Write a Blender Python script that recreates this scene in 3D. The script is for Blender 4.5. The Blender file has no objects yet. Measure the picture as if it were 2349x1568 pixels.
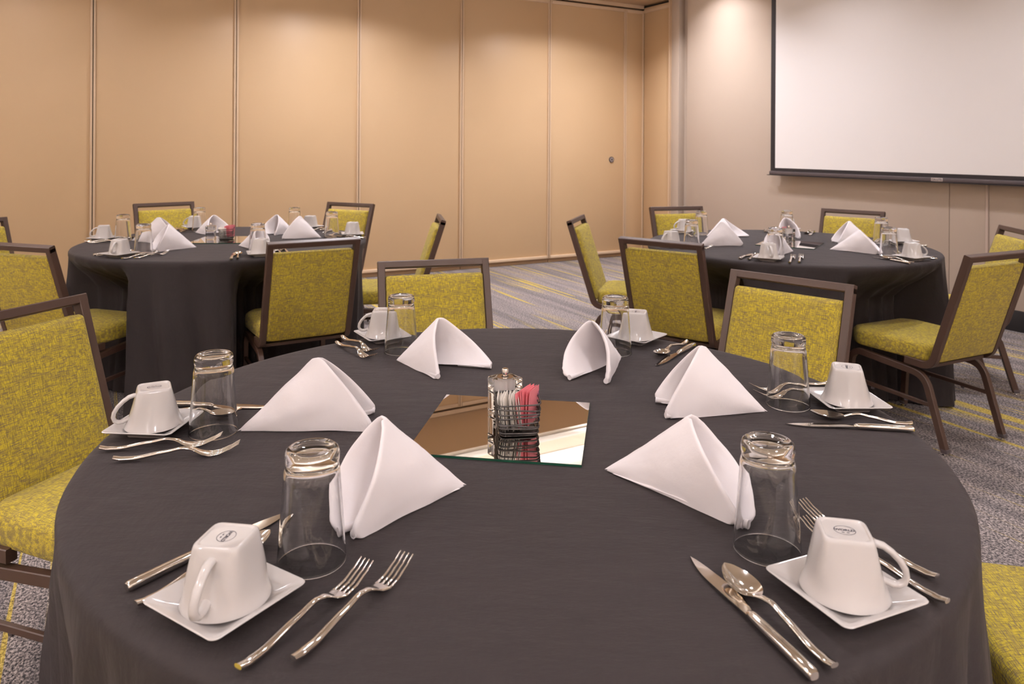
import bpy, bmesh, math, random
from mathutils import Matrix, Vector, noise

# ------------------------------------------------------------------ camera, world, light, exposure
scene = bpy.context.scene
COL = scene.collection
F, YH, CX, ROLL, H, TH = 1698.0, 337.0, 1174.5, 0.006, 1.30, 0.755   # focal length in px, horizon row, centre column, roll, eye height, table height
cam_d = bpy.data.cameras.new('camera'); cam = bpy.data.objects.new('camera', cam_d); COL.objects.link(cam)
cam_d.sensor_width = 36.0; cam_d.lens = F / 2349 * 36.0
cam_d.shift_y = -(784.0 - YH) / 2349.0
cam_d.clip_start = 0.05; cam_d.clip_end = 60
cam.matrix_world = Matrix.Translation((0, 0, H)) @ Matrix.Rotation(math.pi/2, 4, 'X') @ Matrix.Rotation(ROLL, 4, 'Z')
cam_d.dof.use_dof = True; cam_d.dof.focus_distance = 1.6; cam_d.dof.aperture_fstop = 8.0
scene.camera = cam
scene.cycles.max_bounces = 9; scene.cycles.transmission_bounces = 9; scene.cycles.glossy_bounces = 5
scene.cycles.adaptive_threshold = 0.03; scene.cycles.caustics_reflective = False
scene.view_settings.view_transform = 'Standard'; scene.view_settings.look = 'None'
scene.view_settings.gamma = 1.0; scene.view_settings.use_curve_mapping = False
scene.view_settings.exposure = 0.0
w = bpy.data.worlds.new('room_world'); scene.world = w; w.use_nodes = True
w.node_tree.nodes['Background'].inputs[0].default_value = (1.0, 0.93, 0.86, 1)
w.node_tree.nodes['Background'].inputs[1].default_value = 0.02

# the room: K is the corner of the panel wall and the screen wall, a runs along the panel wall, b along the screen wall
K = Vector((1.598, 8.999)); AX = Vector((-0.873, -0.488)).normalized(); BX = Vector((AX.y * -1, AX.x)).normalized()
def room(a, b, z=0.0):
    p = K + AX * a + BX * b
    return Vector((p.x, p.y, z))
ROOM_RZ = math.atan2(AX.y, AX.x)          # local x = a ; local y = b after the mirror below
CEIL, SOFFIT = 3.24, 3.03
WARM = (0.955, 0.93, 1.0)
LAMPS = [  # a, b, z, watts, spread degrees, radius
    (1.40, 1.22, CEIL, 42, 130, 0.10), (3.90, 1.22, CEIL, 45, 130, 0.10), (6.40, 1.22, CEIL, 12, 130, 0.10),
    (0.50, 1.40, CEIL, 15, 112, 0.09), (1.25, 2.9, CEIL, 22, 126, 0.08), (1.25, 4.9, CEIL, 18, 126, 0.08),
    (2.6, 3.3, CEIL, 9, 140, 0.10), (4.3, 3.6, CEIL, 13, 140, 0.10), (6.6, 3.4, CEIL, 9, 140, 0.10),
    (2.6, 5.6, CEIL, 10, 140, 0.10), (4.3, 5.3, CEIL, 10, 140, 0.10), (6.6, 5.6, CEIL, 9, 140, 0.10),
    (2.4, 7.8, CEIL, 10, 140, 0.10), (4.6, 7.6, CEIL, 10, 140, 0.10), (6.6, 7.8, CEIL, 10, 140, 0.10),
    (1.2, 9.62, SOFFIT, 38, 150, 0.10), (3.4, 9.62, SOFFIT, 38, 150, 0.10), (5.6, 9.62, SOFFIT, 38, 150, 0.10), (7.8, 9.62, SOFFIT, 38, 150, 0.10),  # added washers: the front wall behind the camera becomes a soft fill
    (9.08, 2.6, SOFFIT, 34, 150, 0.10), (9.08, 4.8, SOFFIT, 34, 150, 0.10), (9.08, 7.0, SOFFIT, 34, 150, 0.10)]  # added washers on the unseen left wall, also for fill
for i, (a, b, z, wt, sp, rad) in enumerate(LAMPS):
    ld = bpy.data.lights.new('downlight_or_fill_lamp', 'AREA'); ld.shape = 'DISK'; ld.size = rad * 2
    ld.energy = wt; ld.color = WARM; ld.spread = math.radians(sp)
    lo = bpy.data.objects.new('downlight_or_fill_lamp', ld); COL.objects.link(lo)
    lo.location = room(a, b, z - 0.012)
# fill strips added at the soffit edges, brightening the room off the cream ceiling: (a0, b0, a1, b1, watts)
A_END, B_END = 9.6, 10.2
FILL_STRIPS = [(0.6, 0.90, 8.6, 0.90, 34, 90), (8.72, 1.2, 8.72, 9.0, 185, 180), (1.0, 9.26, 8.6, 9.26, 210, 270)]     # last: heading of the throw in room degrees
for a0, b0, a1, b1, wt, hd in FILL_STRIPS:
    ld = bpy.data.lights.new('fill_strip', 'AREA'); ld.shape = 'RECTANGLE'; ld.energy = wt; ld.color = WARM; ld.spread = math.radians(125)
    p0, p1 = room(a0, b0, 3.085), room(a1, b1, 3.085)
    ld.size = (p1 - p0).length; ld.size_y = 0.04
    h2 = math.radians(hd); n2 = AX*math.cos(h2) + BX*math.sin(h2); aim = Vector((n2.x, n2.y, 1.1)).normalized()
    zx = -aim; xx = (p1 - p0).normalized(); yx = zx.cross(xx)
    lo = bpy.data.objects.new('fill_strip', ld); COL.objects.link(lo); mp_ = (p0 + p1)/2
    lo.matrix_world = Matrix(((xx.x, yx.x, zx.x, mp_.x), (xx.y, yx.y, zx.y, mp_.y), (xx.z, yx.z, zx.z, mp_.z), (0, 0, 0, 1)))

# ------------------------------------------------------------------ helpers
def gp(px, py, z=TH):
    """photo pixel -> point on the horizontal plane z"""
    c, s = math.cos(ROLL), math.sin(ROLL); x, y = px - CX, py - YH
    xr, yr = c*x + s*y, -s*x + c*y
    return Vector((xr / yr * (H - z), F * (H - z) / yr, z))

MATS = {}
def mat(name, color, rough=0.5, metal=0.0, **kw):
    m = bpy.data.materials.new(name); m.use_nodes = True
    b = m.node_tree.nodes['Principled BSDF']
    b.inputs['Base Color'].default_value = (*color, 1); b.inputs['Roughness'].default_value = rough; b.inputs['Metallic'].default_value = metal
    for k, v in kw.items():
        b.inputs[k].default_value = v
    MATS[name] = m
    return m
def nt(m):
    t = m.node_tree
    def node(kind, **props):
        n = t.nodes.new(kind)
        for k, v in props.items(): setattr(n, k, v)
        return n
    return t, t.nodes['Principled BSDF'], node, t.links.new
def coords(node, link, scale, kind='Object', rot=(0, 0, 0)):
    tc = node('ShaderNodeTexCoord'); mp = node('ShaderNodeMapping')
    mp.inputs['Scale'].default_value = scale; mp.inputs['Rotation'].default_value = rot
    link(tc.outputs[kind], mp.inputs[0]); return mp.outputs[0]
def noise_tex(node, link, vec, scale=1.0, detail=2.0, rough=0.5):
    n = node('ShaderNodeTexNoise'); n.inputs['Scale'].default_value = scale; n.inputs['Detail'].default_value = detail
    n.inputs['Roughness'].default_value = rough; link(vec, n.inputs['Vector']); return n.outputs['Fac']
def ramp(node, link, fac, stops):
    r = node('ShaderNodeValToRGB'); link(fac, r.inputs[0]); e = r.color_ramp.elements
    while len(e) > 1: e.remove(e[-1])
    e[0].position, e[0].color = stops[0][0], (*stops[0][1], 1)
    for p, c in stops[1:]:
        q = e.new(p); q.color = (*c, 1)
    return r.outputs[0]
def mixc(node, link, fac, a, b, mode='MIX'):
    n = node('ShaderNodeMix', data_type='RGBA', blend_type=mode)
    for sock, v in ((n.inputs[0], fac), (n.inputs[6], a), (n.inputs[7], b)):
        if hasattr(v, 'is_output'): link(v, sock)
        elif isinstance(v, (int, float)): sock.default_value = v
        else: sock.default_value = (*v, 1)
    return n.outputs[2]
def math_n(node, link, op, a, b=0.5):
    n = node('ShaderNodeMath', operation=op)
    for sock, v in ((n.inputs[0], a), (n.inputs[1], b)):
        if hasattr(v, 'is_output'): link(v, sock)
        else: sock.default_value = v
    return n.outputs[0]
def bump(node, link, bsdf, height, strength=0.2, dist=0.01):
    n = node('ShaderNodeBump'); n.inputs['Strength'].default_value = strength; n.inputs['Distance'].default_value = dist
    link(height, n.inputs['Height']); link(n.outputs[0], bsdf.inputs['Normal'])

# ---- materials
m_panel = mat('tan_vinyl_panel', (0.585, 0.385, 0.215), 0.42)
t, b_, node, link = nt(m_panel)
v = coords(node, link, (1, 1, 1)); n1 = noise_tex(node, link, v, 260, 3); n2 = noise_tex(node, link, v, 1.1, 2)
link(ramp(node, link, n2, [(0.3, (0.605, 0.420, 0.242)), (0.7, (0.63, 0.440, 0.258))]), b_.inputs['Base Color'])
bump(node, link, b_, n1, 0.10, 0.002)
m_trim = mat('tan_metal_trim', (0.66, 0.49, 0.33), 0.35)
m_seal = mat('tan_floor_seal', (0.42, 0.27, 0.15), 0.6)
m_dark = mat('dark_gap', (0.02, 0.017, 0.015), 0.8)
m_grey = mat('taupe_fabric_wall', (0.42, 0.325, 0.265), 0.85)
t, b_, node, link = nt(m_grey)
v = coords(node, link, (1, 1, 1)); n1 = noise_tex(node, link, v, 420, 2); n2 = noise_tex(node, link, v, 1.3, 3)
link(mixc(node, link, math_n(node, link, 'MULTIPLY', n1, 0.5), ramp(node, link, n2, [(0.3, (0.50, 0.405, 0.325)), (0.7, (0.53, 0.43, 0.345))]), (0.42, 0.34, 0.275)), b_.inputs['Base Color'])
bump(node, link, b_, n1, 0.25, 0.002)
m_strip = mat('pale_edge_strip', (0.55, 0.44, 0.37), 0.5)
m_base = mat('black_rubber_baseboard', (0.018, 0.016, 0.017), 0.45)
m_ceil = mat('cream_ceiling_paint', (0.82, 0.74, 0.63), 0.85)
m_soff = mat('tan_soffit_paint', (0.64, 0.48, 0.33), 0.8)
m_plain = mat('cream_wall_paint', (0.76, 0.66, 0.56), 0.8)
m_screen = mat('matte_white_screen', (0.78, 0.74, 0.72), 0.9)
m_blackcloth = mat('black_screen_border', (0.018, 0.014, 0.016), 0.6)
m_bar = mat('dark_grey_weight_bar', (0.085, 0.068, 0.072), 0.4)
m_badge = mat('silver_badge', (0.55, 0.50, 0.50), 0.35, 0.6)
m_white = mat('white_paint', (0.8, 0.78, 0.75), 0.5)
m_lens = mat('lamp_lens', (0.9, 0.85, 0.75), 0.4)
m_lens.node_tree.nodes['Principled BSDF'].inputs['Emission Color'].default_value = (1, 0.9, 0.8, 1)
m_lens.node_tree.nodes['Principled BSDF'].inputs['Emission Strength'].default_value = 4.0

m_frame = mat('bronze_painted_frame', (0.066, 0.035, 0.024), 0.42, 0.0)
t, b_, node, link = nt(m_frame); v = coords(node, link, (1, 1, 1)); n1 = noise_tex(node, link, v, 900, 2); bump(node, link, b_, n1, 0.06, 0.001)

m_fab = mat('yellow_green_tweed', (0.5, 0.38, 0.03), 0.9)
t, b_, node, link = nt(m_fab)
vh = coords(node, link, (52, 560, 560)); vv = coords(node, link, (600, 62, 62)); vb = coords(node, link, (14, 70, 70))
nh = noise_tex(node, link, vh, 1, 2, 0.6); nv = noise_tex(node, link, vv, 1, 2, 0.6); nb = noise_tex(node, link, vb, 1, 2)
fh = ramp(node, link, nh, [(0.48, (0, 0, 0)), (0.62, (1, 1, 1))]); fv = ramp(node, link, nv, [(0.40, (0, 0, 0)), (0.58, (1, 1, 1))])
base = mixc(node, link, fv, (0.300, 0.225, 0.028), (0.63, 0.485, 0.022))
base = mixc(node, link, math_n(node, link, 'MULTIPLY', fh, 0.80), base, (0.150, 0.105, 0.070))
base = mixc(node, link, ramp(node, link, nb, [(0.50, (0, 0, 0)), (0.72, (0.50, 0.50, 0.50))]), base, (0.25, 0.185, 0.06))
link(base, b_.inputs['Base Color'])
hh = math_n(node, link, 'ADD', nh, nv); bump(node, link, b_, hh, 0.5, 0.002)
b_.inputs['Sheen Weight'].default_value = 0.08; b_.inputs['Sheen Roughness'].default_value = 0.5

m_cloth = mat('charcoal_table_linen', (0.058, 0.048, 0.049), 0.78)
t, b_, node, link = nt(m_cloth)
v = coords(node, link, (1, 1, 1)); nw = noise_tex(node, link, v, 700, 2)
v2 = coords(node, link, (3.0, 9.0, 3.0), rot=(0, 0, 0.5)); nc = noise_tex(node, link, v2, 2.2, 5, 0.62)
v3 = coords(node, link, (9.0, 3.0, 3.0), rot=(0, 0, 0.9)); nc2 = noise_tex(node, link, v3, 1.6, 4, 0.6)
nm = noise_tex(node, link, v, 2.4, 3)
link(ramp(node, link, nm, [(0.3, (0.0215, 0.0162, 0.0163)), (0.7, (0.0255, 0.0193, 0.0195))]), b_.inputs['Base Color'])
hsum = math_n(node, link, 'ADD', math_n(node, link, 'MULTIPLY', nc, 1.0), math_n(node, link, 'ADD', math_n(node, link, 'MULTIPLY', nc2, 0.8), math_n(node, link, 'MULTIPLY', nw, 0.04)))
bump(node, link, b_, hsum, 0.35, 0.012)
b_.inputs['Sheen Weight'].default_value = 0.05; b_.inputs['Sheen Roughness'].default_value = 0.45; b_.inputs['Specular IOR Level'].default_value = 0.3; b_.inputs['Sheen Tint'].default_value = (0.9, 0.8, 0.82, 1)

m_nap = mat('white_linen', (0.80, 0.745, 0.75), 0.85)
t, b_, node, link = nt(m_nap)
v = coords(node, link, (1, 1, 1)); nw = noise_tex(node, link, v, 38, 4); nf = noise_tex(node, link, v, 1500, 1)
bump(node, link, b_, math_n(node, link, 'ADD', nw, math_n(node, link, 'MULTIPLY', nf, 0.15)), 0.16, 0.006)
b_.inputs['Sheen Weight'].default_value = 0.1
m_cer = mat('white_glazed_ceramic', (0.55, 0.515, 0.495), 0.12); m_cer.node_tree.nodes['Principled BSDF'].inputs['IOR'].default_value = 1.5
m_ink = mat('black_ink', (0.05, 0.045, 0.06), 0.6)
m_steel = mat('polished_steel', (0.80, 0.755, 0.70), 0.10, 1.0)
m_chrome = mat('chrome', (0.82, 0.79, 0.77), 0.08, 1.0)
m_glass = mat('clear_glass', (1, 1, 1), 0.0); bg = m_glass.node_tree.nodes['Principled BSDF']; bg.inputs['Transmission Weight'].default_value = 1.0; bg.inputs['IOR'].default_value = 1.48
m_acr = mat('clear_acrylic', (0.98, 0.97, 0.96), 0.02); bg = m_acr.node_tree.nodes['Principled BSDF']; bg.inputs['Transmission Weight'].default_value = 1.0; bg.inputs['IOR'].default_value = 1.49
m_mirror = mat('mirror_silver', (0.90, 0.88, 0.84), 0.004, 1.0)
m_gedge = mat('green_glass_edge', (0.01, 0.06, 0.035), 0.15)
m_wire = mat('dark_brown_wire', (0.030, 0.023, 0.021), 0.35, 0.3)
m_pkw = mat('white_paper_packet', (0.86, 0.80, 0.73), 0.6)
m_pkp = mat('pink_paper_packet', (0.80, 0.225, 0.26), 0.6)
m_navy = mat('navy_print', (0.06, 0.03, 0.14), 0.6)
m_salt = mat('frosted_white_core', (0.80, 0.74, 0.72), 0.5)
m_wood = mat('plywood_table', (0.25, 0.17, 0.10), 0.6)

m_carpet = mat('grey_streaked_carpet', (0.25, 0.22, 0.21), 0.95)
t, b_, node, link = nt(m_carpet)
vf = coords(node, link, (150, 105, 1)); nf = noise_tex(node, link, vf, 1.0, 2, 0.7)
vs = coords(node, link, (26, 0.50, 1)); ns = noise_tex(node, link, vs, 1.0, 1, 0.5)
vs2 = coords(node, link, (70, 0.55, 1)); ns2 = noise_tex(node, link, vs2, 1.0, 1, 0.5)
vm = coords(node, link, (3.2, 0.45, 1)); nm = noise_tex(node, link, vm, 1.0, 1, 0.5)
vband = coords(node, link, (9, 0.6, 1)); nband = noise_tex(node, link, vband, 1.0, 2, 0.5)
tweed = ramp(node, link, nf, [(0.36, (0.020, 0.018, 0.021)), (0.45, (0.115, 0.100, 0.100)), (0.53, (0.25, 0.212, 0.200)), (0.62, (0.46, 0.39, 0.365))])
tweed = mixc(node, link, ramp(node, link, nband, [(0.40, (0.8, 0.8, 0.8)), (0.56, (0, 0, 0))]), tweed, (0.58, 0.59, 0.62), 'MULTIPLY')
s1 = ramp(node, link, ns, [(0.585, (0, 0, 0)), (0.61, (1, 1, 1))]); s2 = ramp(node, link, ns2, [(0.665, (0, 0, 0)), (0.69, (1, 1, 1))])
clus = ramp(node, link, nm, [(0.45, (0, 0, 0)), (0.52, (1, 1, 1))])
streak = math_n(node, link, 'MAXIMUM', math_n(node, link, 'MULTIPLY', s1, clus), math_n(node, link, 'MULTIPLY', s2, 0.85))
yel = ramp(node, link, nf, [(0.34, (0.15, 0.105, 0.03)), (0.50, (0.48, 0.345, 0.035)), (0.68, (0.66, 0.50, 0.09))])
link(mixc(node, link, math_n(node, link, 'MULTIPLY', streak, 0.85), tweed, yel), b_.inputs['Base Color'])
bump(node, link, b_, nf, 0.7, 0.006)

# ---- mesh helpers
def mesh(name, verts, faces, material, smooth=True, flip=False):
    me = bpy.data.meshes.new(name)
    me.from_pydata([tuple(v) for v in verts], [], [tuple(reversed(f)) for f in faces] if flip else faces)
    bm = bmesh.new(); bm.from_mesh(me); bmesh.ops.recalc_face_normals(bm, faces=bm.faces); bm.to_mesh(me); bm.free()
    if smooth:
        for p in me.polygons: p.use_smooth = True
        if hasattr(me, 'set_sharp_from_angle'): me.set_sharp_from_angle(angle=math.radians(smooth if smooth is not True else 40))
    me.materials.append(material)
    return me
def loft(rings, closed=True, caps=True):
    """rings of equal length -> verts, faces"""
    n = len(rings[0]); V = [p for r in rings for p in r]; Fc = []
    for i in range(len(rings) - 1):
        for j in range(n if closed else n - 1):
            k = (j + 1) % n
            Fc.append((i*n + j, i*n + k, (i+1)*n + k, (i+1)*n + j))
    if caps:
        Fc.append(tuple(range(n))); Fc.append(tuple(range((len(rings)-1)*n, len(rings)*n)))
    return V, Fc
def join(*vf):
    V, Fc = [], []
    for v_, f_ in vf:
        o = len(V); V += list(v_); Fc += [tuple(i + o for i in f) for f in f_]
    return V, Fc
def box_vf(x0, x1, y0, y1, z0, z1):
    V = [(x, y, z) for z in (z0, z1) for x, y in ((x0, y0), (x1, y0), (x1, y1), (x0, y1))]
    return V, [(0, 1, 2, 3), (4, 5, 6, 7), (0, 1, 5, 4), (1, 2, 6, 5), (2, 3, 7, 6), (3, 0, 4, 7)]
def box_mesh(name, x0, x1, y0, y1, z0, z1, material, bevel=0.0):
    V, Fc = box_vf(x0, x1, y0, y1, z0, z1)
    if not bevel: return mesh(name, V, Fc, material, smooth=False)
    bm = bmesh.new(); vs = [bm.verts.new(p) for p in V]
    for f in Fc: bm.faces.new([vs[i] for i in f])
    bmesh.ops.recalc_face_normals(bm, faces=bm.faces)
    bmesh.ops.bevel(bm, geom=list(bm.edges), offset=bevel, segments=2, affect='EDGES', profile=0.5)
    me = bpy.data.meshes.new(name); bm.to_mesh(me); bm.free(); me.materials.append(material)
    for p in me.polygons: p.use_smooth = True
    me.set_sharp_from_angle(angle=math.radians(35))
    return me
def ring(cx, cy, z, rx, ry, n=24):
    return [(cx + rx*math.cos(2*math.pi*k/n), cy + ry*math.sin(2*math.pi*k/n), z) for k in range(n)]
def lathe(profile, n=40):
    V, Fc = [], []
    idx = []
    for r, z in profile:
        if r < 1e-6: idx.append([len(V)]); V.append((0, 0, z))
        else:
            idx.append(list(range(len(V), len(V) + n))); V += ring(0, 0, z, r, r, n)
    for a, b in zip(idx, idx[1:]):
        for j in range(n):
            k = (j + 1) % n
            q = []
            for i in (a[j % len(a)], a[k % len(a)], b[k % len(b)], b[j % len(b)]):
                if i not in q: q.append(i)
            if len(q) > 2: Fc.append(tuple(q))
    return V, Fc
def tube(pts, r, n=8, closed=False):
    """round tube along 3-d points"""
    P = [Vector(p) for p in pts]; rings = []
    for i, p in enumerate(P):
        if closed: d = (P[(i+1) % len(P)] - P[i-1]).normalized()
        else: d = (P[min(i+1, len(P)-1)] - P[max(i-1, 0)]).normalized()
        up = Vector((0, 0, 1)) if abs(d.z) < 0.95 else Vector((1, 0, 0))
        s_ = d.cross(up).normalized(); u_ = s_.cross(d).normalized()
        rr = r[i] if isinstance(r, (list, tuple)) else r
        rings.append([tuple(p + s_*math.cos(2*math.pi*k/n)*rr + u_*math.sin(2*math.pi*k/n)*rr) for k in range(n)])
    if closed:
        rings.append(rings[0]); return loft(rings, True, False)
    return loft(rings)
def fillet(pts, radii, seg=6):
    """2-d polyline with rounded corners"""
    P = [Vector(p) for p in pts]; out = [P[0]]
    for i in range(1, len(P) - 1):
        r = radii[i-1]; d0 = (P[i-1] - P[i]).normalized(); d1 = (P[i+1] - P[i]).normalized()
        ang = d0.angle(d1); t_ = r / math.tan(ang / 2)
        a_, b2 = P[i] + d0*t_, P[i] + d1*t_
        for k in range(seg + 1):
            u = k / seg
            out.append((a_*(1-u) + P[i]*u)*(1-u) + (P[i]*(1-u) + b2*u)*u)
    out.append(P[-1]); return out
def bent_bar(path_yz, x, wx, th, ch=0.003):
    """rectangular tube bent in the y-z plane, centred on x; wx across, th in the plane"""
    rings = []; P = path_yz
    for i, p in enumerate(P):
        d = (P[min(i+1, len(P)-1)] - P[max(i-1, 0)]).normalized(); nrm = Vector((-d.y, d.x))
        hx, ht = wx/2, th/2; r_ = []
        for u, v_ in ((hx-ch, ht), (hx, ht-ch), (hx, -ht+ch), (hx-ch, -ht), (-hx+ch, -ht), (-hx, -ht+ch), (-hx, ht-ch), (-hx+ch, ht)):
            q = p + nrm*v_; r_.append((x + u, q.x, q.y))
        rings.append(r_)
    return loft(rings)
def rounded_rect(hx, hy, r, n=6, cx=0.0, cy=0.0):
    out = []
    for sx, sy, a0 in ((1, 1, 0), (-1, 1, 90), (-1, -1, 180), (1, -1, 270)):
        for k in range(n + 1):
            a = math.radians(a0 + 90*k/n); out.append((cx + sx*(hx - r) + r*math.cos(a), cy + sy*(hy - r) + r*math.sin(a)))
    return out

def obj(name, me, parent=None, loc=(0, 0, 0), rz=0.0, rot=None):
    o = bpy.data.objects.new(name, me); COL.objects.link(o); o.location = loc
    o.rotation_euler = rot if rot else (0, 0, rz)
    if parent: o.parent = parent
    return o
def tag(o, label=None, cat=None, group=None, kind=None):
    if label: o['label'] = label
    if cat: o['category'] = cat
    if group: o['group'] = group
    if kind: o['kind'] = kind
    return o
def thing(name, parts, loc, rz, label, cat, group=None):
    """parts: one mesh, or [(part name, mesh, [(sub name, mesh), ...]), ...]; meshes are shared between alike things"""
    if isinstance(parts, bpy.types.Mesh):
        o = obj(name, parts, None, loc, rz)
    else:
        o = obj(name, None, None, loc, rz)
        for pn, me, subs in parts:
            p = obj(pn, me, o)
            for sn, sm in subs: obj(sn, sm, p)
    return tag(o, label, cat, group)
def text_vf(body, size, bold=0.0):
    c = bpy.data.curves.new('lettering', 'FONT'); c.body = body; c.size = size; c.align_x = 'CENTER'; c.align_y = 'CENTER'; c.offset = bold
    o = bpy.data.objects.new('lettering', c); COL.objects.link(o)
    me = o.to_mesh(); V = [tuple(v.co) for v in me.vertices]; Fc = [tuple(p.vertices) for p in me.polygons]
    o.to_mesh_clear(); bpy.data.objects.remove(o); bpy.data.curves.remove(c)
    return V, Fc

# ------------------------------------------------------------------ the setting
# things of the room are built in (a, b, z) and turned into the world: x = K + a*AX + b*BX
def rvf(vf):
    return [tuple(room(p[0], p[1], p[2])) for p in vf[0]], vf[1]
def rbox(name, a0, a1, b0, b1, z0, z1, material, parent=None, bevel=0.0):
    me = box_mesh(name, a0, a1, b0, b1, z0, z1, material, bevel)
    me.transform(Matrix(((AX.x, BX.x, 0, K.x), (AX.y, BX.y, 0, K.y), (0, 0, 1, 0), (0, 0, 0, 1))))
    bm = bmesh.new(); bm.from_mesh(me); bmesh.ops.recalc_face_normals(bm, faces=bm.faces); bm.to_mesh(me); bm.free()
    return obj(name, me, parent)
fl_me = mesh('floor', [(-0.3, -0.3, 0), (A_END+.2, -0.3, 0), (A_END+.2, B_END+.2, 0), (-0.3, B_END+.2, 0), (-0.3, -0.3, -.1), (A_END+.2, -0.3, -.1), (A_END+.2, B_END+.2, -.1), (-0.3, B_END+.2, -.1)],
             [(0, 1, 2, 3), (4, 5, 6, 7), (0, 1, 5, 4), (1, 2, 6, 5), (2, 3, 7, 6), (3, 0, 4, 7)], m_carpet, smooth=False)
fl = obj('floor', fl_me); fl.matrix_world = Matrix(((AX.x, BX.x, 0, K.x), (AX.y, BX.y, 0, K.y), (0, 0, 1, 0), (0, 0, 0, 1)))
tag(fl, kind='structure')
# ceiling tray, soffit along the panel wall, fascia
ce = rbox('ceiling', -0.3, A_END+.2, 0.0, B_END+.2, CEIL, CEIL+0.1, m_ceil); tag(ce, kind='structure')
SOFF_B = 0.86
rbox('soffit', -0.3, A_END+.2, -0.3, SOFF_B, SOFFIT, CEIL-0.002, m_soff, ce)
rbox('soffit', -0.3, A_END+.2, 9.32, B_END+.1, SOFFIT, CEIL-0.002, m_soff, ce)
rbox('soffit', 8.78, A_END+.1, SOFF_B+.001, 9.319, SOFFIT, CEIL-0.002, m_soff, ce)
rbox('fascia', -0.3, 8.779, SOFF_B, SOFF_B+0.008, SOFFIT, CEIL-0.003, m_ceil, ce)
# thin channels, made up together with the added fill strips they carry
rbox('fill_channel', 0.6, 8.6, SOFF_B+0.009, SOFF_B+0.026, 3.060, 3.115, m_white, ce)
rbox('fill_channel', 8.742, 8.779, 1.2, 9.0, 3.060, 3.115, m_white, ce)
rbox('fill_channel', 1.0, 8.6, 9.282, 9.319, 3.060, 3.115, m_white, ce)

# panel wall: operable partition panels
wb = rbox('wall_back', -0.3, A_END+.2, -0.30, -0.10, 0, SOFFIT, m_dark); tag(wb, kind='structure')
seams = [0.279, 1.349, 2.439, 3.553, 4.697, 5.827, 6.96, 8.09, 9.22]
ZP0, ZP1 = 0.045, 2.965
edges = [0.0] + seams
PT = -0.012            # panel face plane (b)
for i in range(len(edges) - 1):
    a0, a1 = edges[i], edges[i+1]
    p = rbox('panel', a0 + 0.004, a1 - 0.004, -0.10, PT, ZP0, ZP1, m_panel, wb, 0.004)
    for s0, s1 in ((a0 + 0.003, a0 + 0.020), (a1 - 0.020, a1 - 0.003)):
        rbox('edge_trim', s0, s1, PT - 0.002, 0.004, ZP0 + 0.002, ZP1 - 0.002, m_trim, p, 0.004)
    rbox('bottom_trim', a0 + 0.022, a1 - 0.022, PT - 0.002, 0.007, ZP0 + 0.002, ZP0 + 0.034, m_trim, p, 0.005)
    rbox('top_trim', a0 + 0.022, a1 - 0.022, PT - 0.002, 0.005, ZP1 - 0.045, ZP1 - 0.005, m_trim, p, 0.004)
    rbox('floor_seal', a0 + 0.004, a1 - 0.004, -0.09, -0.022, 0.002, ZP0 - 0.001, m_seal, p)
rbox('head_track', 0.0, A_END, -0.10, -0.004, ZP1 + 0.018, SOFFIT - 0.002, m_trim, wb)
# flush pull lock on the panel beside the corner
pa = 0.475
lk = obj('lock', None, wb)
def disc_on_wall1(a, z, r, b0, b1, material, name, parent, n=24):
    rings = [[tuple(room(a + r*math.cos(2*math.pi*k/n), b, z + r*math.sin(2*math.pi*k/n))) for k in range(n)] for b in (b0, b1)]
    return obj(name, mesh(name, *loft(rings), material), parent)
bpy.data.objects.remove(lk)
lk = disc_on_wall1(pa, 1.158, 0.034, PT - 0.001, PT + 0.010, m_bar, 'lock', wb)
disc_on_wall1(pa, 1.158, 0.024, PT + 0.0102, PT + 0.0125, m_badge, 'lock_ring', lk)
disc_on_wall1(pa, 1.158, 0.011, PT + 0.0127, PT + 0.015, m_dark, 'keyhole', lk)

# screen wall: tan pocket door, pilaster, taupe fabric panels
wr = rbox('wall_right', -0.30, -0.06, -0.3, B_END+.2, 0, CEIL, m_dark); tag(wr, kind='structure')
p = rbox('pocket_panel', -0.06, 0.0, 0.0, 0.475, 0.02, ZP1 + 0.03, m_panel, wr, 0.003)
rbox('top_trim', -0.002, 0.016, 0.012, 0.470, ZP1 - 0.035, ZP1 + 0.005, m_trim, p, 0.004)
rbox('edge_trim', -0.06, 0.034, 0.478, 0.500, 0.02, CEIL - 0.004, m_trim, wr, 0.005)
rbox('edge_trim', -0.06, 0.026, 0.504, 0.535, 0.02, CEIL - 0.004, m_trim, wr, 0.005)
rbox('pilaster', -0.06, 0.040, 0.540, 0.665, 0.0, CEIL - 0.004, m_grey, wr, 0.002)
rbox('recess', -0.06, -0.045, 0.666, 0.797, 0.0, CEIL - 0.004, m_grey, wr)
for b0, b1 in ((0.798, 3.727), (3.731, 3.998), (4.020, 5.48), (5.484, 6.95), (6.954, 8.42), (8.424, B_END)):
    rbox('fabric_panel', -0.06, 0.036, b0, b1, 0.15, CEIL - 0.004, m_grey, wr, 0.003)
rbox('edge_strip', -0.06, 0.044, 4.000, 4.018, 0.15, CEIL - 0.004, m_strip, wr, 0.002)
bb = rbox('baseboard_right', -0.06, 0.042, 0.80, B_END, 0.0, 0.149, m_base, None, 0.003); tag(bb, kind='structure')
wl = rbox('wall_left', A_END, A_END+.2, -0.1, B_END+.2, 0, CEIL, m_plain); tag(wl, kind='structure')
wf = rbox('wall_front', -0.3, A_END+.2, B_END, B_END+.2, 0, CEIL, m_plain); tag(wf, kind='structure')
bb = rbox('baseboard_front', 0.02, A_END - 0.02, B_END - 0.015, B_END, 0.0, 0.14, m_base, None); tag(bb, kind='structure')
bb = rbox('baseboard_left', A_END - 0.015, A_END, 0.02, B_END - 0.02, 0.0, 0.14, m_base, None); tag(bb, kind='structure')

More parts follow.
